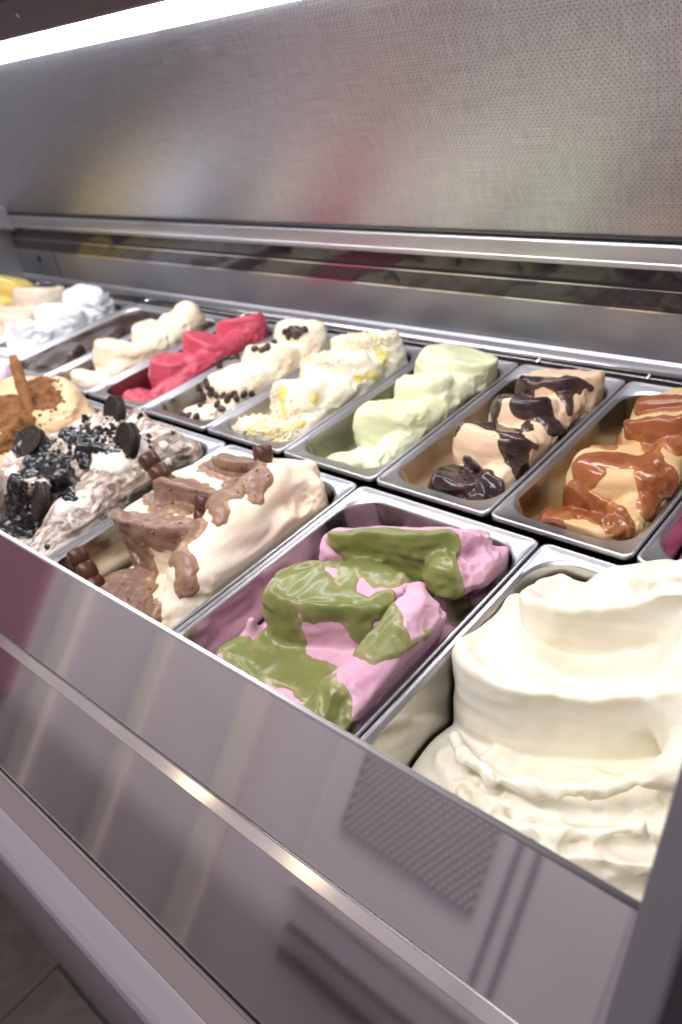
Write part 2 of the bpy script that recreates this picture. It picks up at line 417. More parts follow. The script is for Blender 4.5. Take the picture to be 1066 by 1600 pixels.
class Field:
    def __init__(s, lo, hi, vox, seed=0):
        s.lo = np.array(lo, float); s.vox = vox
        s.n = [int(math.ceil((hi[i] - lo[i]) / vox)) + 1 for i in range(3)]
        s.ax = [(s.lo[i] + vox * np.arange(s.n[i])).astype(np.float32) for i in range(3)]
        s.d = np.full(s.n, .05, np.float32); s.rng = np.random.RandomState(seed)
    def sub(s, lo, hi):
        i0 = [max(0, int((lo[i] - s.lo[i]) / s.vox)) for i in range(3)]
        i1 = [min(s.n[i], int((hi[i] - s.lo[i]) / s.vox) + 2) for i in range(3)]
        if any(i1[i] - i0[i] < 1 for i in range(3)): return None
        sl = tuple(slice(a, b) for a, b in zip(i0, i1))
        X = s.ax[0][sl[0]][:, None, None]; Y = s.ax[1][sl[1]][None, :, None]; Z = s.ax[2][sl[2]][None, None, :]
        return sl, X, Y, Z
    def noise(s, cell, sl=None):
        """smooth value noise, axis aligned cells of the given size (metres)"""
        Ws = []; shape = []
        for i in range(3):
            u = (s.ax[i] - s.lo[i]) / cell[i]; k = np.floor(u).astype(int); f = (u - k).astype(np.float32)
            m = k.max() + 4; W = np.zeros((len(u), m), np.float32); r = np.arange(len(u))
            W[r, k] = (1 - f) ** 3 / 6; W[r, k + 1] = (3 * f ** 3 - 6 * f ** 2 + 4) / 6
            W[r, k + 2] = (-3 * f ** 3 + 3 * f ** 2 + 3 * f + 1) / 6; W[r, k + 3] = f ** 3 / 6
            Ws.append(W); shape.append(m)
        Lt = s.rng.uniform(-1, 1, shape).astype(np.float32)
        o = np.tensordot(Ws[0], Lt, (1, 0)); o = np.tensordot(o, Ws[1], (1, 1)); o = np.tensordot(o, Ws[2], (1, 1))
        return o * 2.2
    def warp(s, amp, cell):
        """bend later tiers out of their regular outline"""
        s.wx = amp * s.noise(cell); s.wy = amp * s.noise(cell); s.wz = .6 * amp * s.noise(cell)
    def ragged(s, cell):
        s.rg = s.noise((cell, cell, .2))
    def tier(s, c, r, rot=0, z0=0, gx=0, gy=0, k=.008, slant=.12, curv=0.0, ku=.006, p=2.0, lip=0.0, lipdir=None, rag=0.0, zb=None, sag=None):
        """a paddled wave of gelato: steep rounded sides, tilted top with a raised, torn edge"""
        R = max(r) + .03
        q = s.sub((c[0] - R, c[1] - R, s.lo[2]), (c[0] + R, c[1] + R, z0 + .06))
        if q is None: return
        sl, X, Y, Z = q; a = math.radians(rot); ca, sa = math.cos(a), math.sin(a)
        if getattr(s, 'wx', None) is not None: X = X + s.wx[sl]; Y = Y + s.wy[sl]; Z = Z + s.wz[sl]
        dx = (X - c[0]) * ca + (Y - c[1]) * sa; dy = -(X - c[0]) * sa + (Y - c[1]) * ca
        rr = (np.abs(dx / r[0]) ** p + np.abs(dy / r[1]) ** p) ** (1 / p)
        side = (rr - 1) * min(r) + slant * (Z - z0)
        h = z0 + gx * dx + gy * dy + curv * rr * rr
        if sag is not None: h = h - sag[0] * np.exp(-((dx - sag[1]) / sag[2]) ** 2)
        if lip or rag:
            e = np.exp(-((rr - .92) / .13) ** 2)
            if lipdir is not None: e = e * np.clip((dx * lipdir[0] + dy * lipdir[1]) / (min(r)), 0, 1)
            h = h + e * lip
            if rag: h = h + rag * np.clip((rr - .6) * 3, 0, 1) * s.rg[sl]
        f = smax(side, Z - h, k)
        if zb is not None: f = smax(f, zb - Z, .006)
        s.d[sl] = smin(s.d[sl], f, ku)
    def scoop(s, c, r, z0, tx=0.0, ty=.25, rot=20, k=.004, ku=.002, rag=0.0, left=None):
        """a rounded wave pushed up by the paddle: a dome sheared off by a tilted top, so that it keeps a sharp crest"""
        R = max(r) + .02
        q = s.sub([c[i] - R for i in range(3)], [c[i] + R for i in range(3)])
        if q is None: return
        sl, X, Y, Z = q; a = math.radians(rot); ca, sa = math.cos(a), math.sin(a)
        if getattr(s, 'wx', None) is not None: X = X + s.wx[sl]; Y = Y + s.wy[sl]; Z = Z + s.wz[sl]
        dx = (X - c[0]) * ca + (Y - c[1]) * sa; dy = -(X - c[0]) * sa + (Y - c[1]) * ca; dz = Z - c[2]
        k0 = np.sqrt((dx / r[0]) ** 2 + (dy / r[1]) ** 2 + (dz / r[2]) ** 2)
        k1 = np.sqrt((dx / r[0] ** 2) ** 2 + (dy / r[1] ** 2) ** 2 + (dz / r[2] ** 2) ** 2) + 1e-6
        h = z0 - tx * dx - ty * dy
        if rag: h = h + rag * s.rg[sl]
        f = smax(k0 * (k0 - 1) / k1, (Z - h) * .95, k)
        if left is not None: f = smax(f, -dx - left, .006)
        s.d[sl] = smin(s.d[sl], f, ku)
    def torn(s, spots, amp=.004, cell=.012):
        """broken, dragged texture inside the given balls ((x, y, z), radius)"""
        n1 = 1 - np.abs(s.noise((cell, cell, cell))) * 1.6; n2 = 1 - np.abs(s.noise((cell * .45,) * 3)) * 1.6
        t = -(n1 + .45 * n2 - .8)
        for c, r in spots:
            q = s.sub([c[i] - r for i in range(3)], [c[i] + r for i in range(3)])
            if q is None: continue
            sl, X, Y, Z = q
            w = np.clip(1.4 - 1.4 * ((X - c[0]) ** 2 + (Y - c[1]) ** 2 + (Z - c[2]) ** 2) / r ** 2, 0, 1)
            s.d[sl] += amp * w * t[sl]
    def ell(s, c, r, rot=0, ku=.006):
        R = max(r) + .025
        q = s.sub([c[i] - R for i in range(3)], [c[i] + R for i in range(3)])
        if q is None: return
        sl, X, Y, Z = q; a = math.radians(rot); ca, sa = math.cos(a), math.sin(a)
        if getattr(s, 'wx', None) is not None: X = X + s.wx[sl]; Y = Y + s.wy[sl]; Z = Z + s.wz[sl]
        dx = (X - c[0]) * ca + (Y - c[1]) * sa; dy = -(X - c[0]) * sa + (Y - c[1]) * ca; dz = Z - c[2]
        k0 = np.sqrt((dx / r[0]) ** 2 + (dy / r[1]) ** 2 + (dz / r[2]) ** 2)
        k1 = np.sqrt((dx / r[0] ** 2) ** 2 + (dy / r[1] ** 2) ** 2 + (dz / r[2] ** 2) ** 2) + 1e-6
        s.d[sl] = smin(s.d[sl], k0 * (k0 - 1) / k1, ku)
    def _seg(s, a, b, ra, rb, pad):
        lo = [min(a[i], b[i]) - max(ra, rb) - pad for i in range(3)]; hi = [max(a[i], b[i]) + max(ra, rb) + pad for i in range(3)]
        q = s.sub(lo, hi)
        if q is None: return None
        sl, X, Y, Z = q; ab = np.subtract(b, a); L2 = float(ab @ ab) + 1e-9
        t = np.clip(((X - a[0]) * ab[0] + (Y - a[1]) * ab[1] + (Z - a[2]) * ab[2]) / L2, 0, 1)
        d = np.sqrt((X - a[0] - t * ab[0]) ** 2 + (Y - a[1] - t * ab[1]) ** 2 + (Z - a[2] - t * ab[2]) ** 2) - (ra + (rb - ra) * t)
        return sl, d
    def worm(s, pts, rad, ku=.006):
        for i in range(len(pts) - 1):
            ra = rad[i] if isinstance(rad, (list, tuple)) else rad; rb = rad[i + 1] if isinstance(rad, (list, tuple)) else rad
            q = s._seg(pts[i], pts[i + 1], ra, rb, .02)
            if q: s.d[q[0]] = smin(s.d[q[0]], q[1], ku)
    def carve(s, pts, rad, ku=.004):
        for i in range(len(pts) - 1):
            ra = rad[i] if isinstance(rad, (list, tuple)) else rad; rb = rad[i + 1] if isinstance(rad, (list, tuple)) else rad
            q = s._seg(pts[i], pts[i + 1], ra, rb, .02)
            if q: s.d[q[0]] = smax(s.d[q[0]], -q[1], ku)
    def rough(s, amp, cell):
        s.d += amp * s.noise(cell)
    def clip_pan(s, xc, yc, hx, hy, r, z):
        """keep inside the basin of a pan (opening half sizes hx, hy, corner r, rim height z)"""
        X = s.ax[0][:, None, None]; Y = s.ax[1][None, :, None]; Z = s.ax[2][None, None, :]
        t = np.clip((z - Z) / .135, 0, 1) * .012
        qx = np.abs(X - xc) - hx + r; qy = np.abs(Y - yc) - hy + r
        w = np.sqrt(np.maximum(qx, 0) ** 2 + np.maximum(qy, 0) ** 2) + np.minimum(np.maximum(qx, qy), 0) - r + t + .0012
        w = np.where(Z > z + .004, w - np.minimum(.15 * (Z - z - .004), .005), w)
        s.d = smax(s.d, w.astype(np.float32), .002)
    def at(s, u, v, off=0.0, strict=False, d=None):
        fld = s.d if d is None else d
        """first point of the surface on the line from the photograph's viewpoint through (u, v)"""
        ry = np.array([(u - 533) / CAM_F, (v - 800) / CAM_F, 1.0]) @ CAM_R; ry /= np.linalg.norm(ry)
        t = np.arange(.3, 2.4, .0006); P = CAM_C + t[:, None] * ry
        I = np.round((P - s.lo) / s.vox).astype(int); ok = np.all((I >= 0) & (I < np.array(s.n)), axis=1)
        if not ok.any(): return None
        P = P[ok]; I = I[ok]; val = fld[I[:, 0], I[:, 1], I[:, 2]]
        if strict and not (val < 0).any(): return None
        j = np.argmax(val < 0) if (val < 0).any() else int(np.argmin(val))
        return P[j] - ry * off
    def normal(s, p):
        I = np.clip(np.round((np.asarray(p) - s.lo) / s.vox).astype(int), 2, np.array(s.n) - 3); g = []
        for i in range(3):
            e = [0, 0, 0]; e[i] = 2
            g.append(s.d[tuple(I + e)] - s.d[tuple(I - np.array(e))])
        g = np.array(g); return Vector(g / (np.linalg.norm(g) + 1e-9))
    def mesh(s, name, d=None, attr=None):
        d = s.d if d is None else d
        ins = d < 0
        nx, ny, nz = d.shape
        c = np.zeros((nx - 1, ny - 1, nz - 1), np.uint8)
        for i in (0, 1):
            for j in (0, 1):
                for k in (0, 1): c += ins[i:nx - 1 + i, j:ny - 1 + j, k:nz - 1 + k]
        cells = np.argwhere((c > 0) & (c < 8)); 
        if not len(cells): return None
        idx = np.full(c.shape, -1, np.int32); idx[tuple(cells.T)] = np.arange(len(cells))
        acc = np.zeros((len(cells), 3), np.float32); cnt = np.zeros(len(cells), np.float32)
        off = [(i, j, k) for i in (0, 1) for j in (0, 1) for k in (0, 1)]
        val = {o: d[cells[:, 0] + o[0], cells[:, 1] + o[1], cells[:, 2] + o[2]] for o in off}
        for o in off:
            for a in range(3):
                if o[a]: continue
                p = list(o); p[a] = 1; p = tuple(p); A, B = val[o], val[p]
                cr = (A < 0) != (B < 0); t = np.where(cr, A / np.where(cr, A - B, 1), 0)
                pos = np.array(o, np.float32)[None, :].repeat(len(cells), 0); pos[:, a] += t
                acc += pos * cr[:, None]; cnt += cr
        V = s.lo + s.vox * (cells + acc / cnt[:, None])
        quads = []
        for a in range(3):
            b, e = [(1, 2), (2, 0), (0, 1)][a]
            sl0 = [slice(None)] * 3; sl1 = [slice(None)] * 3; sl0[a] = slice(0, -1); sl1[a] = slice(1, None)
            A = ins[tuple(sl0)]; B = ins[tuple(sl1)]
            E = np.argwhere(A != B); flip = A[tuple(E.T)]
            ok = (E[:, b] > 0) & (E[:, e] > 0) & (E[:, b] < d.shape[b] - 1) & (E[:, e] < d.shape[e] - 1); E = E[ok]; flip = flip[ok]
            q = []
            for ob, oe in ((-1, -1), (0, -1), (0, 0), (-1, 0)):
                P = E.copy(); P[:, b] += ob; P[:, e] += oe; q.append(idx[tuple(P.T)])
            q = np.stack(q, 1); q[~flip] = q[~flip][:, ::-1]; quads.append(q)
        Q = np.concatenate(quads); Q = Q[(Q >= 0).all(1)]
        me = bpy.data.meshes.new(name); me.vertices.add(len(V)); me.vertices.foreach_set('co', V.astype(np.float32).ravel())
        me.loops.add(len(Q) * 4); me.loops.foreach_set('vertex_index', Q.astype(np.int32).ravel())
        me.polygons.add(len(Q)); me.polygons.foreach_set('loop_start', np.arange(0, len(Q) * 4, 4, dtype=np.int32))
        me.update(calc_edges=True); me.validate()
        if attr is not None:
            I = np.clip(np.round((V - s.lo) / s.vox).astype(int), 0, np.array(s.n) - 1)
            at_ = me.attributes.new('cover', 'FLOAT', 'POINT'); at_.data.foreach_set('value', np.clip(attr[tuple(I.T)] / .011, 0, 1).astype(np.float32))
        return me
    def sauce(s, name, strokes, T=.003, w=.004, edge=.0, tn=.0008, cell=(.012, .012, .012), grow=0.0):
        """a coat of sauce lying on the gelato: strokes = [(points, radii)] over its surface"""
        m = np.full(s.n, -1.0, np.float32)
        for pts, rad in strokes:
            pts = [p for p in pts if p is not None]
            if len(pts) == 1: pts = pts * 2
            rad = rad if isinstance(rad, (list, tuple)) else [rad] * len(pts)
            for i in range(len(pts) - 1):
                q = s._seg(pts[i], pts[i + 1], rad[i], rad[i + 1], .014)
                if q: m[q[0]] = -smin(-m[q[0]], q[1], .004)
        m = m + grow
        if edge: m = m + edge * s.noise(cell) + .45 * edge * s.noise(tuple(c * .4 for c in cell))
        t = T * np.clip(m / w, -1.2, 1); t = np.where(t > 0, T * np.sin(np.clip(m / w, 0, 1) * math.pi / 2), t)
        if tn: t = t + tn * s.noise(cell)
        ds = np.where(m < -1.1 * w, .02, s.d - t)
        s.ds = ds.astype(np.float32); s.cover = m
        return s.mesh(name, s.ds, m)

def gelato(name, F, mat, label, cat='gelato', group=None):
    o = link_mesh(name, F.mesh(name), mat); tag(o, label, cat, group); return o

def back_field(k, vox, seed, ztop=.085):
    x = XC[k]; return Field((x - .078, .012, -.075), (x + .078, .350, ztop), vox, seed)
def front_field(k, vox, seed, ztop=.10, zlo=-.095):
    x = XC[k]; return Field((x - .129, -.352, zlo), (x + .129, -.010, ztop), vox, seed)
def clip_back(F, k): F.clip_pan(XC[k], .181, .0725, .159, .036, ZB)
def clip_front(F, k): F.clip_pan(XC[k], -.183, .1190, .160, .042, ZF)

# ------------------------------------------------------------------ cabinet opposite the case: seen only as a reflection in the steel front
M['cab'] = plain('cabinet_grey', (.84, .77, .80), .45)
M['cab2'] = plain('cabinet_trim', (.92, .87, .90), .4)
M['grille'] = plain('grille_dark', (.24, .21, .235), .5)
M['slot'] = plain('slot_grey', (.38, .34, .37), .5)
M['warm'] = plain('warm_panel', (.93, .875, .80), .5)  # pale warm colour painted in for the mirrored light stripes
cabt = empty('cabinet', (.3, -1.45, -1.0)); tag(cabt, 'grey vented appliance cabinet mirrored in the steel front of the case', 'cabinet')
box('carcass', (-2.4, -1.7, -1.0), (1.6, -1.262, .35), M['cab'], cabt)
door = box('door', (.385, -1.258, -.52), (1.02, -1.236, .2), M['cab2'], cabt, .012, 4)
box('door_panel', (.40, -1.2355, -.505), (1.005, -1.229, .19), M['cab'], door, .006, 3)
gr = box('grille', (.46, -1.2285, -.345), (.765, -1.2255, -.175), M['grille'], door)
gm = None
for iz in range(14):
    for ix in range(20):
        x = .470 + ix * .0150 + (.0075 if iz % 2 else 0); z = -.337 + iz * .0120
        if gm is None:
            o = disc('stud', (0, 0, 0), .0050, (0, 1, 0), .0015, M['cab'], gr); gm = o.data; o.location = (x, -1.2254, z)
        else:
            o = bpy.data.objects.new('stud', gm); COL.objects.link(o); o.parent = gr; o.location = (x, -1.2254, z)
for x in (.80, .835): box('slot', (x, -1.2288, -.46), (x + .012, -1.2270, .18), M['slot'], door)
for z in (-.60, -.65): box('slot', (.40, -1.261, z), (1.0, -1.2585, z + .016), M['slot'], cabt)
for x, w in ((.130, .075), (-.22, .055), (-.62, .09)): box('pilaster', (x - w / 2, -1.262, -.95), (x + w / 2, -1.235, .34), M['warm'], cabt, .006, 3)  # upright bands added to stand in for light stripes mirrored in the front
M['cablamp'] = emit('cabinet_lamp', (1.0, .82, .55), 9.0)  # glow for the added highlight boxes below
for x in (.128, .468): box('lamp', (x - .022, -1.236, .095), (x + .022, -1.2285, .165), M['cablamp'], cabt, .003)  # glowing boxes added to put warm highlights on the trim strip
M['wine'] = plain('wine_panel', (.45, .22, .28), .5)
box('wine_panel', (-1.9, -1.262, -.6), (-.80, -1.24, .34), M['wine'], cabt)

# --- cream, front right
F = front_field('cream', .0016, 1, .135)
F.warp(.007, (.05, .05, .06)); F.ragged(.011)
F.tier((1.045, -.26), (.125, .105), 0, -.074, .02, .05, .015, .2, ku=.010)
F.tier((1.05, -.205), (.114, .078), 16, -.068, .10, -.10, .003, .35, ku=.003, p=2.2, lip=.006, rag=.005)
F.tier((1.075, -.216), (.100, .066), 24, -.058, .12, -.20, .003, .45, ku=.003, p=2.2, lip=.007, rag=.006)
F.tier((1.10, -.245), (.088, .052), 20, -.052, .14, -.30, .003, .45, ku=.003, p=2.2, lip=.007, rag=.006)
F.tier((1.09, -.292), (.088, .034), 14, -.062, .10, -.20, .003, .4, ku=.003, p=2.2, lip=.006, rag=.006)
F.tier((1.06, -.325), (.088, .028), 8, -.072, .10, -.20, .003, .4, ku=.003, p=2.2, lip=.006, rag=.006)
F.worm([(.955, -.240, -.056), (.978, -.258, -.046), (1.01, -.266, -.042), (1.05, -.260, -.036), (1.09, -.242, -.026), (1.13, -.210, -.010)], [.006, .006, .006, .006, .005, .004], .010)
F.worm([(.985, -.285, -.062), (1.03, -.296, -.054), (1.08, -.285, -.044), (1.13, -.250, -.028)], [.003, .005, .005, .004], .008)
F.tier((1.016, -.119), (.116, .086), 25, -.010, .06, -.24, .005, .03, ku=.004, p=2.6, lip=.016, lipdir=(-.9, .3), rag=.004, sag=(.012, .0, .04))
F.tier((1.030, -.045), (.106, .074), 25, .000, .12, -.50, .006, .03, ku=.004, p=2.6, lip=.012, lipdir=(-.95, .1), rag=.004, sag=(-.026, .030, .035))
F.worm([(1.040, -.100, .026), (1.052, -.088, .048), (1.08, -.070, .058), (1.11, -.05, .046)], [.005, .008, .010, .010], .010)
F.ell((1.072, -.060, .006), (.075, .050, .040), 20, .022)
F.worm([(1.15, -.19, -.025), (1.135, -.12, .005), (1.12, -.05, .025)], [.03, .035, .03], .03)
F.rough(.0008, (.006, .05, .012))
F.rough(.0006, (.06, .06, .006)); F.rough(.0009, (.014, .014, .02))
F.torn([((1.05, -.30, -.05), .06), ((1.0, -.29, -.06), .05), ((1.12, -.25, -.03), .06), ((1.14, -.10, .055), .06), ((1.10, -.05, .08), .05), ((1.05, -.08, .06), .03)], .0040, .014)
clip_front(F, 'cream')
M['cream'] = food('cream_gelato', (.79, .757, .655), (.78, .735, .59), .5, .42, (1, .8, .40), .012, 20, .18)
gelato('gelato', F, M['cream'], 'tall smooth plain cream gelato piled in waves in the pan nearest the right end')

# --- pink with green sauce
F = front_field('pink', .0016, 2, .085); FP = F
F.warp(.007, (.035, .035, .05)); F.ragged(.010)
F.tier((.79, -.22), (.118, .15), 0, -.066, .0, .0, .012, .1, ku=.006)
F.tier((.785, -.278), (.085, .062), 14, -.034, -.05, .10, .006, .2, ku=.004, p=2.6, lip=.004, rag=.003)
F.tier((.784, -.192), (.074, .037), 28, .016, .0, -.06, .007, .10, ku=.005, p=2.8, lip=.005, lipdir=(-1, .1), rag=.0025)
F.tier((.790, -.088), (.090, .046), 26, .020, .05, -.65, .010, .14, ku=.005, p=3.0, lip=.003, lipdir=(-1, .0), rag=.0025)
F.worm([(.712, -.265, -.045), (.714, -.256, -.014)], [.014, .004], .010)
F.worm([(.862, -.345, -.04), (.876, -.285, -.016), (.886, -.22, .002), (.880, -.178, .012), (.868, -.165, .022)], [.026, .027, .024, .018, .010], .008)
F.worm([(.895, -.33, -.045), (.902, -.25, -.018), (.900, -.18, .0)], [.016, .016, .014], .004)
F.worm([(.855, -.30, -.008), (.872, -.23, .014), (.866, -.185, .024)], [.006, .007, .005], .004)
F.worm([(.868, -.115, .006), (.885, -.08, -.004), (.892, -.05, -.016)], [.022, .020, .018], .008)
F.rough(.0009, (.05, .02, .005)); F.rough(.0010, (.006, .06, .006)); F.rough(.0007, (.012, .016, .012))
F.torn([((.885, -.08, .0), .06), ((.90, -.20, -.01), .05), ((.74, -.33, -.03), .05), ((.88, -.16, .015), .035), ((.895, -.30, -.03), .06)], .0042, .013)
clip_front(F, 'pink')
M['pink'] = food('pink_gelato', (.68, .42, .53), (.62, .34, .46), .3, .40, (1, .5, .5), .007, 35, .15)
g = gelato('gelato', F, M['pink'], 'pink gelato under thick olive green sauce')
A = F.at
st = [([A(430, 945), A(465, 915), A(500, 930)], [.026, .032, .026]), ([A(452, 905), A(480, 893)], [.016, .018]), ([A(428, 965), A(424, 1000)], [.018, .014]), ([A(445, 975), A(455, 1025)], [.020, .010]), ([A(438, 990), A(436, 1012)], [.014, .010]),
      ([A(505, 940), A(555, 950), A(590, 985)], [.016, .020, .017]), ([A(595, 940), A(610, 1000)], [.014, .016]), ([A(560, 985), A(580, 1020)], [.012, .010]),
      ([A(530, 840), A(600, 840), A(690, 850)], [.014, .022, .020]), ([A(524, 850), A(520, 880)], [.008, .006]), ([A(548, 870), A(540, 925)], [.010, .010]),
      ([A(590, 865), A(640, 905)], [.030, .026]), ([A(560, 880), A(610, 900)], [.014, .016]), ([A(680, 880), A(700, 930), A(725, 965)], [.022, .016, .012]), ([A(595, 855), A(590, 905)], [.018, .012]),
      ([A(360, 1010), A(400, 1030), A(450, 1050), A(505, 1062)], [.014, .018, .018, .018]), ([A(500, 1062), A(512, 1095), A(528, 1135)], [.018, .018, .016]),
      ([A(480, 1060), A(490, 1100)], [.014, .010]), ([A(375, 1030), A(400, 1055)], [.014, .012]), ([A(665, 990), A(668, 992)], [.003, .003]), ([A(640, 1010), A(650, 1004)], [.002, .002])]
M['green'] = sauce_mat('green_sauce', (.205, .225, .068), (.40, .33, .17), .32, .12, 25, .15, .08)
link_mesh('sauce', F.sauce('sauce', st, .0020, .0055, .004, .0007, (.011, .011, .011), .0022), M['green'], g)

# --- hazelnut
F = front_field('hazelnut', .0016, 3, .085)
F.warp(.007, (.035, .035, .05)); F.ragged(.010)
F.tier((.53, -.20), (.118, .16), 0, -.070, .0, .0, .012, .1, ku=.008)
F.tier((.535, -.285), (.085, .055), 10, -.046, .0, .15, .010, .2, ku=.006, rag=.003)
F.tier((.512, -.178), (.080, .053), 18, .018, .02, -.20, .004, .08, ku=.002, p=3.0, lip=.003, lipdir=(-1, 0), rag=.0025)
F.tier((.518, -.118), (.080, .053), 18, .030, .02, -.25, .004, .08, ku=.002, p=3.0, lip=.003, lipdir=(-1, 0), rag=.0025)
F.tier((.545, -.062), (.064, .036), 18, .030, .02, -.55, .007, .1, ku=.002, p=3.0, rag=.0025)
F.worm([(.60, -.315, -.06), (.606, -.235, -.012), (.60, -.165, .016), (.598, -.10, .026), (.62, -.055, .004)], [.022, .034, .034, .026, .016], .014)
F.worm([(.622, -.28, -.05), (.630, -.20, -.024), (.630, -.12, -.01), (.632, -.07, -.016)], [.014, .016, .016, .014], .020)
F.rough(.0008, (.05, .02, .005)); F.rough(.0006, (.007, .05, .007)); F.rough(.0008, (.018, .024, .018))
F.torn([((.635, -.24, -.03), .04), ((.635, -.08, .0), .035), ((.53, -.31, -.03), .06), ((.58, -.31, -.03), .06)], .0030, .012)
clip_front(F, 'hazelnut')
M['hazel'] = food('cream_hazelnut_gelato', (.90, .80, .65), (.86, .72, .54), .4, .40, (1, .65, .4), .009, 22, .15)
g = gelato('gelato', F, M['hazel'], 'cream gelato under bumpy nutty milk chocolate sauce'); FH = F
A = F.at
st = [([A(190, 820), A(240, 820), A(305, 830)], [.024, .028, .016]), ([A(185, 850), A(178, 900)], [.018, .016]), ([A(215, 850), A(228, 900)], [.020, .013]), ([A(200, 870), A(205, 905)], [.016, .012]),
      ([A(270, 845), A(287, 880), A(292, 912)], [.014, .011, .011]), ([A(245, 768), A(290, 765), A(345, 775)], [.022, .022, .015]), ([A(252, 785), A(258, 802)], [.015, .012]),
      ([A(285, 785), A(290, 800)], [.012, .008]), ([A(340, 780), A(345, 805)], [.012, .008]), ([A(335, 728), A(380, 728), A(402, 748)], [.022, .024, .017]), ([A(370, 750), A(368, 770)], [.016, .012]), ([A(395, 755), A(398, 775)], [.012, .008]),
      ([A(160, 912), A(200, 930), A(240, 960)], [.018, .018, .012]), ([A(200, 905), A(225, 925)], [.014, .012])]
M['nut'] = sauce_mat('nutty_chocolate', (.265, .158, .112), (.46, .27, .14), .38, .1, 60, .35)
link_mesh('sauce', F.sauce('sauce', st, .0038, .0060, .0040, .0018, (.0075, .0075, .0075), .0030), M['nut'], g)

# --- cookies and cream
F = front_field('cookie', .0018, 4, .095)
F.warp(.008, (.035, .035, .05)); F.ragged(.010)
F.tier((.27, -.20), (.118, .16), 0, -.066, .0, .0, .012, .1, ku=.008)
F.tier((.27, -.285), (.09, .06), 8, -.036, .0, .15, .010, .2, ku=.006, rag=.004)
F.tier((.235, -.210), (.070, .062), 12, .036, .02, .1, .008, .1, ku=.004, rag=.004, lip=.006)
F.tier((.265, -.120), (.080, .060), 12, .045, .02, .1, .008, .1, ku=.004, rag=.004, lip=.006)
F.worm([(.34, -.325, -.06), (.345, -.24, -.016), (.345, -.15, .010), (.338, -.085, .012), (.36, -.05, -.01)], [.03, .036, .036, .034, .02], .012)
F.worm([(.345, -.27, -.0), (.352, -.19, .022), (.345, -.12, .036)], [.008, .010, .008], .004)
F.worm([(.368, -.28, -.02), (.374, -.19, .0), (.37, -.10, .006)], [.008, .010, .008], .004)
F.rough(.0016, (.006, .06, .006)); F.rough(.0012, (.012, .016, .012))
F.torn([((.27, -.10, .05), .07), ((.22, -.20, .04), .06), ((.36, -.08, .01), .05), ((.27, -.31, -.02), .07), ((.36, -.2, .0), .06)], .0034, .012)
clip_front(F, 'cookie')
def swirl(name, c1, c2, c3):
    m, nt, b = mat_new(name)
    v = coords(nt, (1, .35, 1)); f = noise(nt, v, 30, 4, .55, 2.2)
    c = ramp(nt, f, [(.33, c3), (.40, c2), (.47, c1), (.53, c2), (.57, c3), (.63, c2)]); nt.links.new(c, b.inputs['Base Color'])
    b.inputs['Subsurface Weight'].default_value = .2; b.inputs['Subsurface Scale'].default_value = .004
    b.inputs['Roughness'].default_value = .42; bump(nt, b, f, .15, .002); return m
M['cookie'] = swirl('cookie_gelato', (.82, .76, .69), (.50, .39, .33), (.20, .14, .115))
g = gelato('gelato', F, M['cookie'], 'white and brown swirled gelato with black cookie sauce and crumbs'); FC = F
A = F.at
st = [([A(55, 715), A(90, 730), A(108, 765)], [.020, .026, .015]), ([A(30, 780), A(20, 820), A(60, 820)], [.024, .030, .022]), ([A(60, 825), A(75, 855)], [.013, .008]), ([A(110, 760), A(112, 780)], [.012, .010]),
      ([A(115, 680), A(140, 690), A(130, 725)], [.020, .018, .013]), ([A(45, 740), A(25, 770)], [.016, .020]), ([A(150, 700), A(180, 705)], [.010, .010]), ([A(45, 700), A(60, 700)], [.02, .02])]
M['black'] = food('black_sauce', (.012, .011, .013), (.008, .007, .009), .0, .15, (1, 1, 1), .002, 90, .3, .002, coat=.5)
link_mesh('sauce', F.sauce('sauce', st, .004, .005, .005, .0026, (.006, .006, .006)), M['black'], g)

st = [([A(150, 715), A(185, 722)], [.020, .018]), ([A(100, 790), A(128, 782)], [.014, .014]), ([A(215, 690), A(225, 700)], [.010, .008])]
M['ccream'] = food('cookie_cream', (.86, .82, .74), (.80, .75, .66), .3, .42, specks=(220, .15, (.04, .03, .03), .8))
link_mesh('cream_patch', F.sauce('cream_patch', st, .0026, .006, .003, .0006, (.014, .014, .014)), M['ccream'], g)

# --- biscuit
F = front_field('biscuit', .0022, 5, .105)
F.warp(.007, (.035, .035, .05)); F.ragged(.012)
F.tier((.01, -.27), (.11, .08), 0, .0, .0, .1, .015, .2, ku=.01)
F.tier((.02, -.205), (.080, .065), 12, .040, .02, .2, .010, .15, ku=.004, rag=.002)
F.tier((.03, -.110), (.085, .065), 12, .058, -.2, .1, .018, .2, ku=.004, rag=.002)
F.worm([(.09, -.28, -.02), (.098, -.15, -.01), (.095, -.07, -.015)], [.03, .03, .03], .010)
F.rough(.0014, (.05, .02, .006)); F.torn([((.10, -.10, .0), .06)], .003, .014); clip_front(F, 'biscuit')
M['biscuit'] = food('biscuit_gelato', (.78, .56, .33), (.72, .48, .26), .3, .42, (1, .6, .3), .007, 25, .2)
g = gelato('gelato', F, M['biscuit'], 'tan gelato topped with brown biscuit crumbs at the left'); FB = F
A = F.at
st = [([A(5, 640), A(30, 665)], [.04, .028]), ([A(62, 600), A(75, 630)], [.024, .020]), ([A(0, 690), A(15, 700)], [.015, .01])]
M['crumb'] = food('biscuit_crumbs', (.32, .145, .05), (.19, .075, .024), .0, .75, scale=120, bmp=.6, bdist=.002)
link_mesh('crumb_coat', F.sauce('crumb_coat', st, .003, .005, .005, .0018, (.006, .006, .006)), M['crumb'], g)

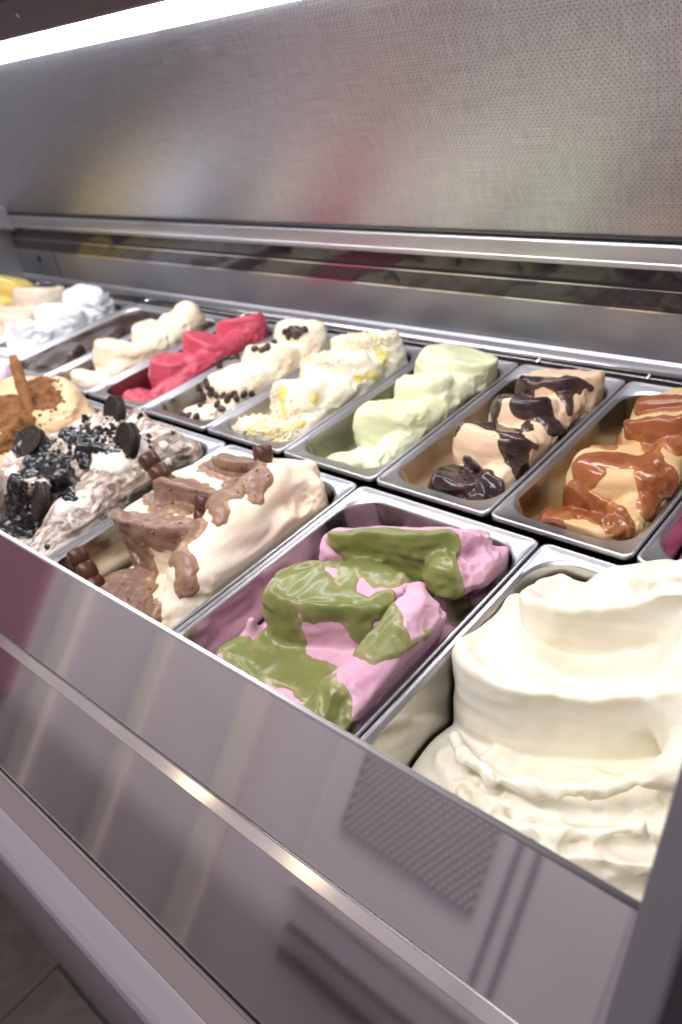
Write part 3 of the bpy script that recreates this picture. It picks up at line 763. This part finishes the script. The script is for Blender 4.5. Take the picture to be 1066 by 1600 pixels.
# --- lilac
F = front_field('lilac', .003, 6, .07)
F.tier((-.25, -.16), (.11, .12), 0, .01, .0, .1, .02, .2, ku=.01); F.tier((-.20, -.10), (.07, .06), 12, .05, .0, .1, .015, .2)
F.rough(.003, (.03, .02, .02)); clip_front(F, 'lilac')
M['lilac'] = food('lilac_gelato', (.80, .60, .72), None, .3, .45)
gelato('gelato', F, M['lilac'], 'lilac pink gelato at the left edge beside the biscuit gelato')

# --- back row, general wave builder
def waves(k, vox, seed, tops, ztop=.085, base=-.066, rough=(.0011, .0006), warp=.005, dx=.018, rx=.050, tear=.0022, ramp=True):
    """tops: (y of the wave's middle, crest height, depth radius, shift in x)"""
    F = back_field(k, vox, seed, ztop); x = XC[k]; r = np.random.RandomState(seed)
    F.warp(warp, (.03, .03, .04)); F.ragged(.009)
    F.tier((x, .18), (.09, .19), 0, base, .08, 0, .012, .1, ku=.010)
    if ramp: F.worm([(x + dx + .022, .05, -.030), (x + dx + .026, .15, -.004), (x + dx + .024, .30, .004)], [.022, .026, .024], .010)
    for i, (dy, h, ry, sx) in enumerate(tops):
        hz = .075
        F.scoop((x + dx + sx + r.uniform(-.006, .004), dy + r.uniform(-.006, .006), h - .052), (rx + .006 + r.uniform(-.009, .008), ry * r.uniform(.9, 1.12), hz * r.uniform(.9, 1.15)), h - .006 + r.uniform(-.004, .004), r.uniform(-.10, .34), r.uniform(.15, .5), r.uniform(4, 44), r.uniform(.003, .012), .002, rag=r.uniform(.001, .0035))
    F.rough(rough[0], (.05, .02, .005)); F.rough(rough[1], (.010, .012, .010))
    F.torn([((x + dx + .04, y, .0), .035) for y in (.06, .13, .20, .27, .32)] + [((x + dx, .045, -.03), .04)] + [((x + dx + sx - .01, dy - ry * .9, h - .05), .026) for dy, h, ry, sx in tops], tear * 1.3, .011)
    clip_back(F, k); return F

# pistachio
F = waves('pistachio', .0016, 11, [(.058, -.004, .042, -.012), (.135, .033, .056, .0), (.215, .040, .052, -.002), (.290, .046, .045, -.004), (.318, .030, .03, .03)])
M['pistachio'] = food('pistachio_gelato', (.74, .77, .54), (.68, .71, .45), .4, .38, (1, .9, .4), .008, 20, .15)
gelato('gelato', F, M['pistachio'], 'pale green pistachio gelato in three smooth waves')

# stracciatella / chocolate sauce
F = waves('stracciatella', .0016, 12, [(.058, -.002, .042, -.006), (.128, .034, .052, .0), (.210, .038, .050, .0), (.288, .036, .046, .0)])
M['tan'] = food('coffee_cream_gelato', (.80, .60, .41), (.74, .52, .34), .35, .42, (1, .6, .35), .006, 30, .2, specks=(170, .16, (.10, .05, .03), .82))
g = gelato('gelato', F, M['tan'], 'tan gelato crossed by bands of dark chocolate sauce'); A = F.at
st = [([A(685, 745), A(715, 740), A(765, 768)], [.020, .024, .018]), ([A(700, 765), A(740, 770)], [.014, .014]),
      ([A(715, 665), A(750, 655), A(785, 672)], [.012, .018, .018]), ([A(785, 672), A(808, 700), A(812, 735)], [.018, .017, .011]), ([A(825, 690), A(840, 700)], [.004, .002]),
      ([A(775, 632), A(800, 616), A(845, 632)], [.014, .017, .017]), ([A(812, 630), A(825, 668)], [.012, .006]), ([A(850, 640), A(865, 665), A(880, 682)], [.016, .011, .008]), ([A(775, 640), A(770, 655)], [.008, .006]),
      ([A(820, 592), A(855, 592), A(892, 600)], [.013, .016, .012]), ([A(885, 605), A(890, 645)], [.011, .005]), ([A(905, 595), A(925, 608)], [.006, .004]), ([A(915, 600), A(905, 612)], [.004, .003])]
M['choc'] = sauce_mat('chocolate_sauce', (.034, .019, .020), (.12, .06, .04), .2, .25)
link_mesh('sauce', F.sauce('sauce', st, .0022, .0048, .0035, .0008, grow=.002), M['choc'], g)

# caramel
F = waves('caramel', .0016, 13, [(.060, -.002, .046, -.008), (.145, .028, .058, -.002), (.225, .034, .052, .0), (.300, .032, .042, .0)], rx=.054)
M['cara'] = food('caramel_gelato', (.72, .49, .26), (.64, .41, .20), .3, .42, (1, .6, .3), .006, 30, .2)
g = gelato('gelato', F, M['cara'], 'tan gelato under glossy red brown caramel sauce'); A = F.at
st = [([A(855, 805), A(900, 795), A(960, 822)], [.024, .028, .020]), ([A(880, 785), A(930, 795)], [.018, .016]),
      ([A(905, 728), A(950, 718), A(1005, 720)], [.014, .019, .018]), ([A(912, 740), A(910, 775)], [.011, .007]), ([A(930, 740), A(925, 755)], [.010, .006]),
      ([A(1005, 720), A(1022, 755), A(1015, 800)], [.018, .017, .009]), ([A(1040, 740), A(1050, 770)], [.012, .008]),
      ([A(940, 672), A(990, 662), A(1050, 660)], [.018, .018, .019]), ([A(1045, 665), A(1055, 700)], [.016, .012]), ([A(1020, 690), A(1025, 715)], [.010, .006]), ([A(960, 690), A(955, 700)], [.010, .006]),
      ([A(1005, 632), A(1058, 628)], [.016, .018])]
M['csauce'] = sauce_mat('caramel_sauce', (.27, .082, .026), (.46, .19, .06), .2, .35, 25)
link_mesh('sauce', F.sauce('sauce', st, .0024, .0050, .0035, .0008, grow=.002), M['csauce'], g)

# crumble with yellow sauce
F = waves('crumble', .0017, 14, [(.058, .004, .046, -.006), (.132, .038, .054, -.004), (.215, .046, .052, .0), (.292, .050, .046, .0)], dx=.010, rx=.056, base=-.03)
M['white2'] = food('white_cream_gelato', (.90, .85, .72), (.88, .80, .62), .5, .42, (1, .8, .4), .008, 30, .15)
g = gelato('gelato', F, M['white2'], 'white gelato with yellow sauce streaks and pale crumble'); FY = F; A = F.at
st = [([A(395, 670), A(430, 675), A(470, 660)], [.009, .010, .006]), ([A(440, 610), A(445, 650)], [.007, .007]), ([A(470, 590), A(490, 625), A(500, 640)], [.008, .006, .005]), ([A(590, 545), A(600, 565)], [.006, .006]), ([A(480, 560), A(500, 555)], [.008, .007]), ([A(560, 595), A(590, 585)], [.005, .005])]
M['ysauce'] = food('yellow_sauce', (.88, .72, .26), (.86, .64, .16), .3, .22, (1, .8, .2), .006, 30, .12, coat=.3)
link_mesh('sauce', F.sauce('sauce', st, .0010, .004, .005, .0004), M['ysauce'], g); GY = g

# coffee
F = waves('coffee', .0018, 15, [(.056, -.002, .044, -.008), (.135, .034, .052, .0), (.215, .042, .050, .0), (.292, .050, .044, .004)])
M['coffee'] = food('cream_coffee_gelato', (.90, .83, .70), (.86, .74, .56), .5, .42, (1, .7, .4), .008, 30, .15)
gelato('gelato', F, M['coffee'], 'cream gelato scattered with dark coffee beans'); FK = F

F = waves('raspberry', .0019, 16, [(.055, -.002, .042, .004), (.130, .030, .054, .0), (.215, .038, .052, -.002), (.300, .044, .042, .0)])
M['rasp'] = food('raspberry_gelato', (.56, .085, .13), (.48, .06, .10), .2, .36, (1, .3, .3), .005, 30, .2)
gelato('gelato', F, M['rasp'], 'deep pink raspberry gelato in smooth waves')

F = waves('vanilla', .002, 17, [(.055, .0, .042, .0), (.130, .034, .050, .0), (.215, .042, .045, .0)], dx=.012)
x = XC['vanilla']; F.ell((x + .002, .262, .012), (.027, .026, .028), 0, .010); F.ell((x + .026, .292, .020), (.033, .031, .034), 0, .012)
F.rough(.0012, (.03, .02, .006)); clip_back(F, 'vanilla')
M['van'] = food('vanilla_gelato', (.86, .77, .61), (.82, .71, .53), .4, .42, (1, .7, .4), .008, 30, .15)
gelato('gelato', F, M['van'], 'pale ivory vanilla gelato in rounded scoops')

F = back_field('dark', .0024, 18, .05); x = XC['dark']
F.tier((x, .18), (.09, .19), 0, -.014, 0, .01, .012, .05); F.tier((x - .01, .10), (.05, .05), 14, -.004, .1, .1, .008, .3); F.tier((x + .01, .2), (.05, .05), 14, -.004, .1, .1, .008, .3)
F.rough(.003, (.02, .03, .02)); clip_back(F, 'dark')
M['darkc'] = food('dark_chocolate_gelato', (.045, .022, .018), None, .0, .3, coat=.2)
gelato('gelato', F, M['darkc'], 'low dark chocolate gelato, its pan nearly used up')

F = waves('white', .0024, 19, [(.055, .01, .05, 0), (.13, .04, .05, 0), (.205, .052, .048, 0), (.285, .058, .048, 0)], base=-.02, rough=(.002, .0012), tear=.006, dx=.006, rx=.06, warp=.010)
M['snow'] = food('white_gelato', (.86, .87, .90), (.82, .83, .88), .4, .45, (1, 1, 1), .006, 30, .2)
gelato('gelato', F, M['snow'], 'snow white gelato standing in ragged peaks')
F = waves('beige', .0028, 20, [(.06, .02, .05, 0), (.16, .04, .05, 0), (.26, .055, .05, 0)], base=-.01, dx=.004, rx=.06)
M['beige'] = food('beige_gelato', (.74, .63, .50)); gelato('gelato', F, M['beige'], 'beige gelato behind the snow white one')
F = waves('yellow_far', .0028, 21, [(.16, .035, .06, 0), (.28, .06, .05, 0)], base=-.01, dx=.0, rx=.06)
M['yel'] = food('yellow_gelato', (.78, .60, .18)); gelato('gelato', F, M['yel'], 'mustard yellow gelato at the far left of the back row')
F = waves('berry', .0022, 22, [(.08, -.01, .05, 0), (.18, .02, .06, 0), (.27, .02, .05, 0)], base=-.04, tear=.004)
M['berry'] = food('berry_gelato', (.30, .03, .10), (.45, .12, .22), scale=60); gelato('gelato', F, M['berry'], 'dark purple berry gelato at the right edge')
# ------------------------------------------------------------------ toppings
RIGHT, DOWN, FWD = [Vector(r) for r in CAM_R]
def basis(x, z):
    z = z.normalized(); x = (x - z * x.dot(z)).normalized(); y = z.cross(x)
    return Matrix((x, y, z)).transposed()

# coffee beans
def bean_mesh():
    V = []; Fc = []; nu, nv = 14, 9
    for j in range(nv + 1):
        ph = math.pi * j / nv
        for i in range(nu):
            th = 2 * math.pi * i / nu
            x = .0056 * math.cos(ph); y = .0042 * math.sin(ph) * math.cos(th); z = .0034 * math.sin(ph) * math.sin(th)
            if z > 0: z = min(z, .0018) - .0011 * math.exp(-(y / .0007) ** 2)
            V.append((x, y, z))
    for j in range(nv):
        for i in range(nu): Fc.append((j * nu + i, j * nu + (i + 1) % nu, (j + 1) * nu + (i + 1) % nu, (j + 1) * nu + i))
    me = bpy.data.meshes.new('coffee_bean'); me.from_pydata(V, [], Fc); me.update(); fix_normals(me); return me
M['bean'] = food('roasted_bean', (.055, .026, .016), (.035, .016, .010), 0, .35, scale=120, bmp=.2)
bme = bean_mesh(); bme.materials.append(M['bean']); bme.polygons.foreach_set('use_smooth', np.ones(len(bme.polygons), dtype=bool))
rb = random.Random(3)
for bi, (u, v) in enumerate(((190, 380), (178, 425), (172, 455), (165, 478), (160, 405), (205, 430), (230, 435), (262, 437), (285, 440), (310, 450), (340, 430), (370, 428), (235, 475), (250, 490), (196, 398),
             (118, 518), (150, 525), (95, 515), (388, 250), (418, 252), (437, 243), (470, 220), (510, 178), (525, 195), (545, 180), (570, 180), (590, 170), (552, 196), (530, 168),
             (230, 310), (250, 300), (270, 290), (300, 285), (320, 280), (245, 322), (275, 455), (300, 432), (212, 412), (186, 442), (560, 165))):
    p = FK.at(250 + u / 2.6, 450 + v / 2.6)
    if p is None: continue
    nrm = FK.normal(p); o = bpy.data.objects.new('coffee_bean', bme); COL.objects.link(o)
    rx = Vector((rb.uniform(-1, 1), rb.uniform(-1, 1), rb.uniform(-1, 1)))
    up = (nrm + Vector((rb.uniform(-.5, .5), rb.uniform(-.5, .5), rb.uniform(-.3, .3)))) * (1 if rb.random() < .55 else -1)
    o.matrix_world = Matrix.Translation(Vector(p) + nrm * .0018) @ basis(rx, up).to_4x4() @ Matrix.Scale(1.35, 4)
    where, grp = (('in the bottom trio at the front of the cream gelato', 'front coffee beans') if v > 505 else ('heaped on the rearmost crest of the cream gelato', 'rear coffee beans') if v < 200 else
                  ('of the four on the middle crest of the cream gelato', 'middle coffee beans') if v < 262 else ('along the left upper edge of the cream gelato', 'left edge coffee beans') if v < 330 else
                  ('in the band below the front wave of gelato', 'foot band coffee beans'))
    tag(o, 'dark roasted coffee bean ' + where, 'coffee bean', grp)

# sandwich cookies
def wafer_mesh():
    n = 48; V = []; Fc = []; rings = []
    def ring(r, z, rib=0.0, emb=0.0):
        i0 = len(V)
        for k in range(n):
            a = 2 * math.pi * k / n; q = r * (1 + (rib if k % 2 else 0)); V.append((q * math.cos(a), q * math.sin(a), z + (emb if k % 4 < 2 else 0)))
        rings.append(i0)
    for r, z, rib, emb in ((.0205, 0, 0, 0), (.0217, .0008, .012, 0), (.0217, .0030, .012, 0), (.0207, .0040, 0, 0), (.0185, .0040, 0, .0), (.0180, .0034, 0, .0005), (.0150, .0034, 0, .0005), (.0145, .0040, 0, 0),
                           (.0120, .0040, 0, 0), (.0115, .0033, 0, .0006), (.0075, .0033, 0, .0006), (.0070, .0040, 0, 0), (.0010, .0040, 0, 0)): ring(r, z, rib, emb)
    for a, b in zip(rings, rings[1:]):
        for k in range(n): Fc.append((a + k, a + (k + 1) % n, b + (k + 1) % n, b + k))
    Fc.append(tuple(range(rings[0], rings[0] + n))[::-1]); Fc.append(tuple(range(rings[-1], rings[-1] + n)))
    me = bpy.data.meshes.new('wafer'); me.from_pydata(V, [], Fc); me.update(); return me
M['wafer'] = food('black_wafer', (.022, .015, .013), (.014, .010, .009), 0, .55, scale=150, bmp=.4)
M['filling'] = food('cream_filling', (.80, .76, .68), None, .2, .5)
M['filling2'] = food('cocoa_filling', (.07, .05, .042), None, 0, .5)
wme = wafer_mesh(); wme.materials.append(M['wafer'])
def cookie(u, v, off, lab, turn=.77, lean=0.0):
    p = FC.at(u, v, off)
    t = empty('sandwich_cookie'); tag(t, lab, 'cookie', 'sandwich cookies on the cookie gelato')
    z = (-FWD) * .66 - RIGHT * turn + DOWN * lean
    t.matrix_world = Matrix.Translation(Vector(p)) @ basis(RIGHT, z).to_4x4() @ Matrix.Scale(1.22, 4)
    for s in (1, -1):
        o = bpy.data.objects.new('wafer', wme); COL.objects.link(o); o.parent = t
        o.matrix_local = Matrix.Translation((0, 0, .0018 * s)) @ (Matrix.Rotation(math.pi, 4, 'X') if s < 0 else Matrix())
    V, Fc = tube_mesh([(0, 0, -.0021), (0, 0, .0021)], .0185, 32)
    me = bpy.data.meshes.new('filling'); me.from_pydata([tuple(q) for q in V], [], Fc); me.materials.append(M['filling2'])
    o = bpy.data.objects.new('filling', me); COL.objects.link(o); o.parent = t
cookie(179, 646, .004, 'black sandwich cookie standing at the back edge of its pan')
cookie(199, 690, .012, 'black sandwich cookie on the cream patch beside the chocolate finger piece')
cookie(46, 692, .004, 'black sandwich cookie half sunk behind glossy black sauce', .35, -.3)
cookie(63, 782, .014, 'black sandwich cookie lowest in the pan, above the steel front', .95)

# pieces of chocolate finger
def bar_mesh(seed, n=2, cut=0.0):
    r = random.Random(seed); V = []; Fc = []; m = 20; N = 12 * n + 1; Ln = .0155 * n
    for i in range(N):
        t = i / (N - 1); x = (t - .5) * Ln; hump = abs(math.sin(math.pi * n * t)) ** .45
        w = .0075 + .0015 * hump; h = .0065 + .0035 * hump
        e = min(1, min(t, 1 - t) * 14 + .55); w *= e; h *= e
        for k in range(m):
            a = 2 * math.pi * k / m; c, s_ = math.cos(a), math.sin(a)
            y = w * math.copysign(abs(c) ** .7, c); z = h * math.copysign(abs(s_) ** .7, s_) if s_ > 0 else .005 * math.copysign(abs(s_) ** .4, s_)
            sh = cut * (t > .5) * (y / w) * .008 + r.uniform(-.0002, .0002)
            V.append((x + sh, y, z))
    for i in range(N - 1):
        for k in range(m): Fc.append((i * m + k, i * m + (k + 1) % m, (i + 1) * m + (k + 1) % m, (i + 1) * m + k))
    Fc.append(tuple(range(m))[::-1]); Fc.append(tuple(range((N - 1) * m, N * m)))
    me = bpy.data.meshes.new('chocolate_finger'); me.from_pydata(V, [], Fc); me.update(); fix_normals(me); return me
M['bar'] = food('milk_chocolate', (.10, .038, .024), (.075, .028, .018), .05, .32, (1, .5, .3), .002, 70, .15)
def bar(p, du, dv, dep, seed, lab, n=2, cut=0.0, face=None):
    ax = (RIGHT * du + DOWN * dv + FWD * dep).normalized(); z = face or (-FWD - DOWN * .5 + RIGHT * .2)
    o = link_mesh('chocolate_finger', bar_mesh(seed, n, cut), M['bar'])
    o.matrix_world = Matrix.Translation(Vector(p)) @ basis(ax, z - ax * z.dot(ax)).to_4x4() @ Matrix.Scale(1.4, 4)
    tag(o, lab, 'chocolate piece', 'chocolate finger pieces on the hazelnut gelato')
bar(FH.at(250, 740, .012), 36, 44, .2, 1, 'chocolate finger piece leaning over the rim towards the sandwich cookies', 3)
bar(FH.at(412, 722, .008), 4, 42, .1, 2, 'chocolate finger piece with slanted cut standing at the top of its pile', 2, 1.0)
bar(FH.at(319, 800, .008), -3, 42, .0, 3, 'chocolate finger piece standing between the two front chocolate patches', 2, .6)
bar(FH.at(136, 892, .006), 34, 56, .1, 4, 'chocolate finger piece lowest in the pan beside the steel front', 3)

# biscuit stick
b0 = Vector(FB.at(46, 640)); d3 = (RIGHT * (-24) + DOWN * (-80)).normalized(); b1 = b0 + d3 * .090
pts = [b0 - d3 * .02 + (b1 - b0 + d3 * .02) * (i / 9) for i in range(10)]
V, Fc = tube_mesh(pts, [.0095, .0085, .008, .0085, .0095, .0105, .0090, .0095, .0085, .0055], 14)
V = [v + Vector((rb.uniform(-1, 1), rb.uniform(-1, 1), rb.uniform(-1, 1))) * .0006 for v in V]
M['stick'] = food('baked_biscuit', (.36, .165, .055), (.26, .11, .035), 0, .65, scale=90, bmp=.5, bdist=.0015)
o = pydata('biscuit_stick', V, Fc, M['stick']); tag(o, 'brown biscuit stick standing upright in the tan gelato', 'biscuit')

# crumble, crumbs
def grains(name, F, polys, n, r0, r1, mat, parent, seed, cube=False, kind='stuff', lift=.3, d=None, cover=False):
    r = random.Random(seed); V = []; Fc = []
    bm = bmesh.new()
    if cube: bmesh.ops.create_cube(bm, size=1.6)
    else: bmesh.ops.create_icosphere(bm, subdivisions=1, radius=1)
    tv = [v.co.copy() for v in bm.verts]; tf = [[v.index for v in f.verts] for f in bm.faces]; bm.free()
    tot = sum(p[4] for p in polys)
    for (x0, y0, x1, y1, wgt) in polys:
        for i in range(int(n * wgt / tot)):
            a, b_ = r.gauss(0, .42), r.gauss(0, .42)
            p = F.at((x0 + x1) / 2 + a * (x1 - x0) / 2 * 1.3, (y0 + y1) / 2 + b_ * (y1 - y0) / 2 * 1.3, 0.0, True, d)
            if p is None: continue
            if cover:
                I = np.round((p - F.lo) / F.vox).astype(int)
                if F.cover[tuple(np.clip(I, 0, np.array(F.n) - 1))] < .002: continue
            s = r.uniform(r0, r1); R = Matrix.Rotation(r.uniform(0, 6), 3, 'X') @ Matrix.Rotation(r.uniform(0, 6), 3, 'Z')
            q = Vector(p) + F.normal(p) * s * lift; k0 = len(V); sc = Vector((r.uniform(.7, 1.2), r.uniform(.7, 1.2), r.uniform(.6, 1)))
            for v in tv: V.append(q + R @ Vector((v.x * sc.x, v.y * sc.y, v.z * sc.z)) * s)
            Fc += [[k + k0 for k in f] for f in tf]
    o = pydata(name, V, Fc, mat, parent, not cube); tag(o, kind=kind); return o
M['grain'] = food('pale_crumble', (.88, .80, .64), (.86, .72, .48), .4, .5)
M['grain2'] = food('golden_crumble', (.84, .62, .20), (.78, .52, .16), .2, .5)
zones = [(375, 640, 465, 690, 5), (475, 545, 525, 570, 2.2), (535, 518, 605, 545, 3), (420, 600, 440, 630, .6)]
grains('crumble', FY, zones, 900, .0014, .0030, M['grain'], GY, 1)
grains('golden_crumble', FY, zones, 170, .0012, .0024, M['grain2'], GY, 2)
gc = [o for o in COL.objects if o.get('label', '').startswith('white and brown swirled')][0]
grains('cookie_crumbs', FC, [(100, 650, 150, 720, 4), (150, 655, 195, 700, 2), (175, 650, 245, 700, 1.3), (20, 740, 60, 800, 1.5), (60, 690, 110, 730, 1)], 230, .0010, .0040, M['wafer'], gc, 4, True)
M['nutbit'] = food('nut_bits', (.27, .145, .085), (.20, .10, .06), .05, .4)
gh = [o for o in COL.objects if o.get('label', '').startswith('cream gelato under bumpy')][0]
grains('nut_pieces', FH, [(175, 805, 310, 870, 3), (235, 755, 350, 800, 2), (325, 715, 410, 760, 2), (150, 900, 250, 960, 2)], 90, .0012, .0030, M['nutbit'], gh, 5, False, 'stuff', -.1, FH.ds, True)
gb = [o for o in COL.objects if o.get('label', '').startswith('tan gelato topped with brown')][0]
grains('loose_crumbs', FB, [(0, 625, 55, 700, 3), (55, 590, 92, 645, 2)], 420, .0010, .0030, M['crumb'], gb, 8, True)
for i, (u, v, s) in enumerate(((256, 697, .007), (262, 722, .006), (272, 738, .009))):
    p = FC.at(u, v); bm = bmesh.new(); bmesh.ops.create_icosphere(bm, subdivisions=3, radius=s)
    for w in bm.verts: w.co *= 1 + .25 * math.sin(w.co.x * 900 + i) * math.cos(w.co.y * 800 + 2 * i)
    me = bpy.data.meshes.new('white_crumb'); bm.to_mesh(me); bm.free()
    o = link_mesh('white_crumb', me, M['filling']); o.location = Vector(p)
    tag(o, ('small white filling crumb topmost at the right end of the cookie gelato', 'small white filling crumb between two others on the cookie gelato', 'largest white filling crumb, lowest at the right end of the cookie gelato')[i], 'crumb', 'white crumbs on the cookie gelato')

# ------------------------------------------------------------------ floor
M['tile'] = food('floor_tile', (.060, .044, .036), (.036, .026, .021), 0, .45, scale=12, bmp=.1, bdist=.002, dist=1.5)
M['grout'] = plain('floor_grout', (.012, .009, .008), .8)
fl = box('floor', (-2.2, -2.6, -1.06), (2.2, .6, -1.004), M['grout']); tag(fl, 'dark brown floor', kind='structure')
tm = None
for ix in range(-6, 6):
    for iy in range(3):
        x0 = .0965 + ix * .30; y0 = -.556 - .3 - iy * .60 + (.2 if ix % 2 else 0)
        if tm is None:
            o = box('tile', (-.149, -.299, -.006), (.149, .299, 0), M['tile'], fl, .001, 1); tm = o.data
        else:
            o = bpy.data.objects.new('tile', tm); COL.objects.link(o); o.parent = fl
        o.location = (x0 + .15, y0, -1.0)
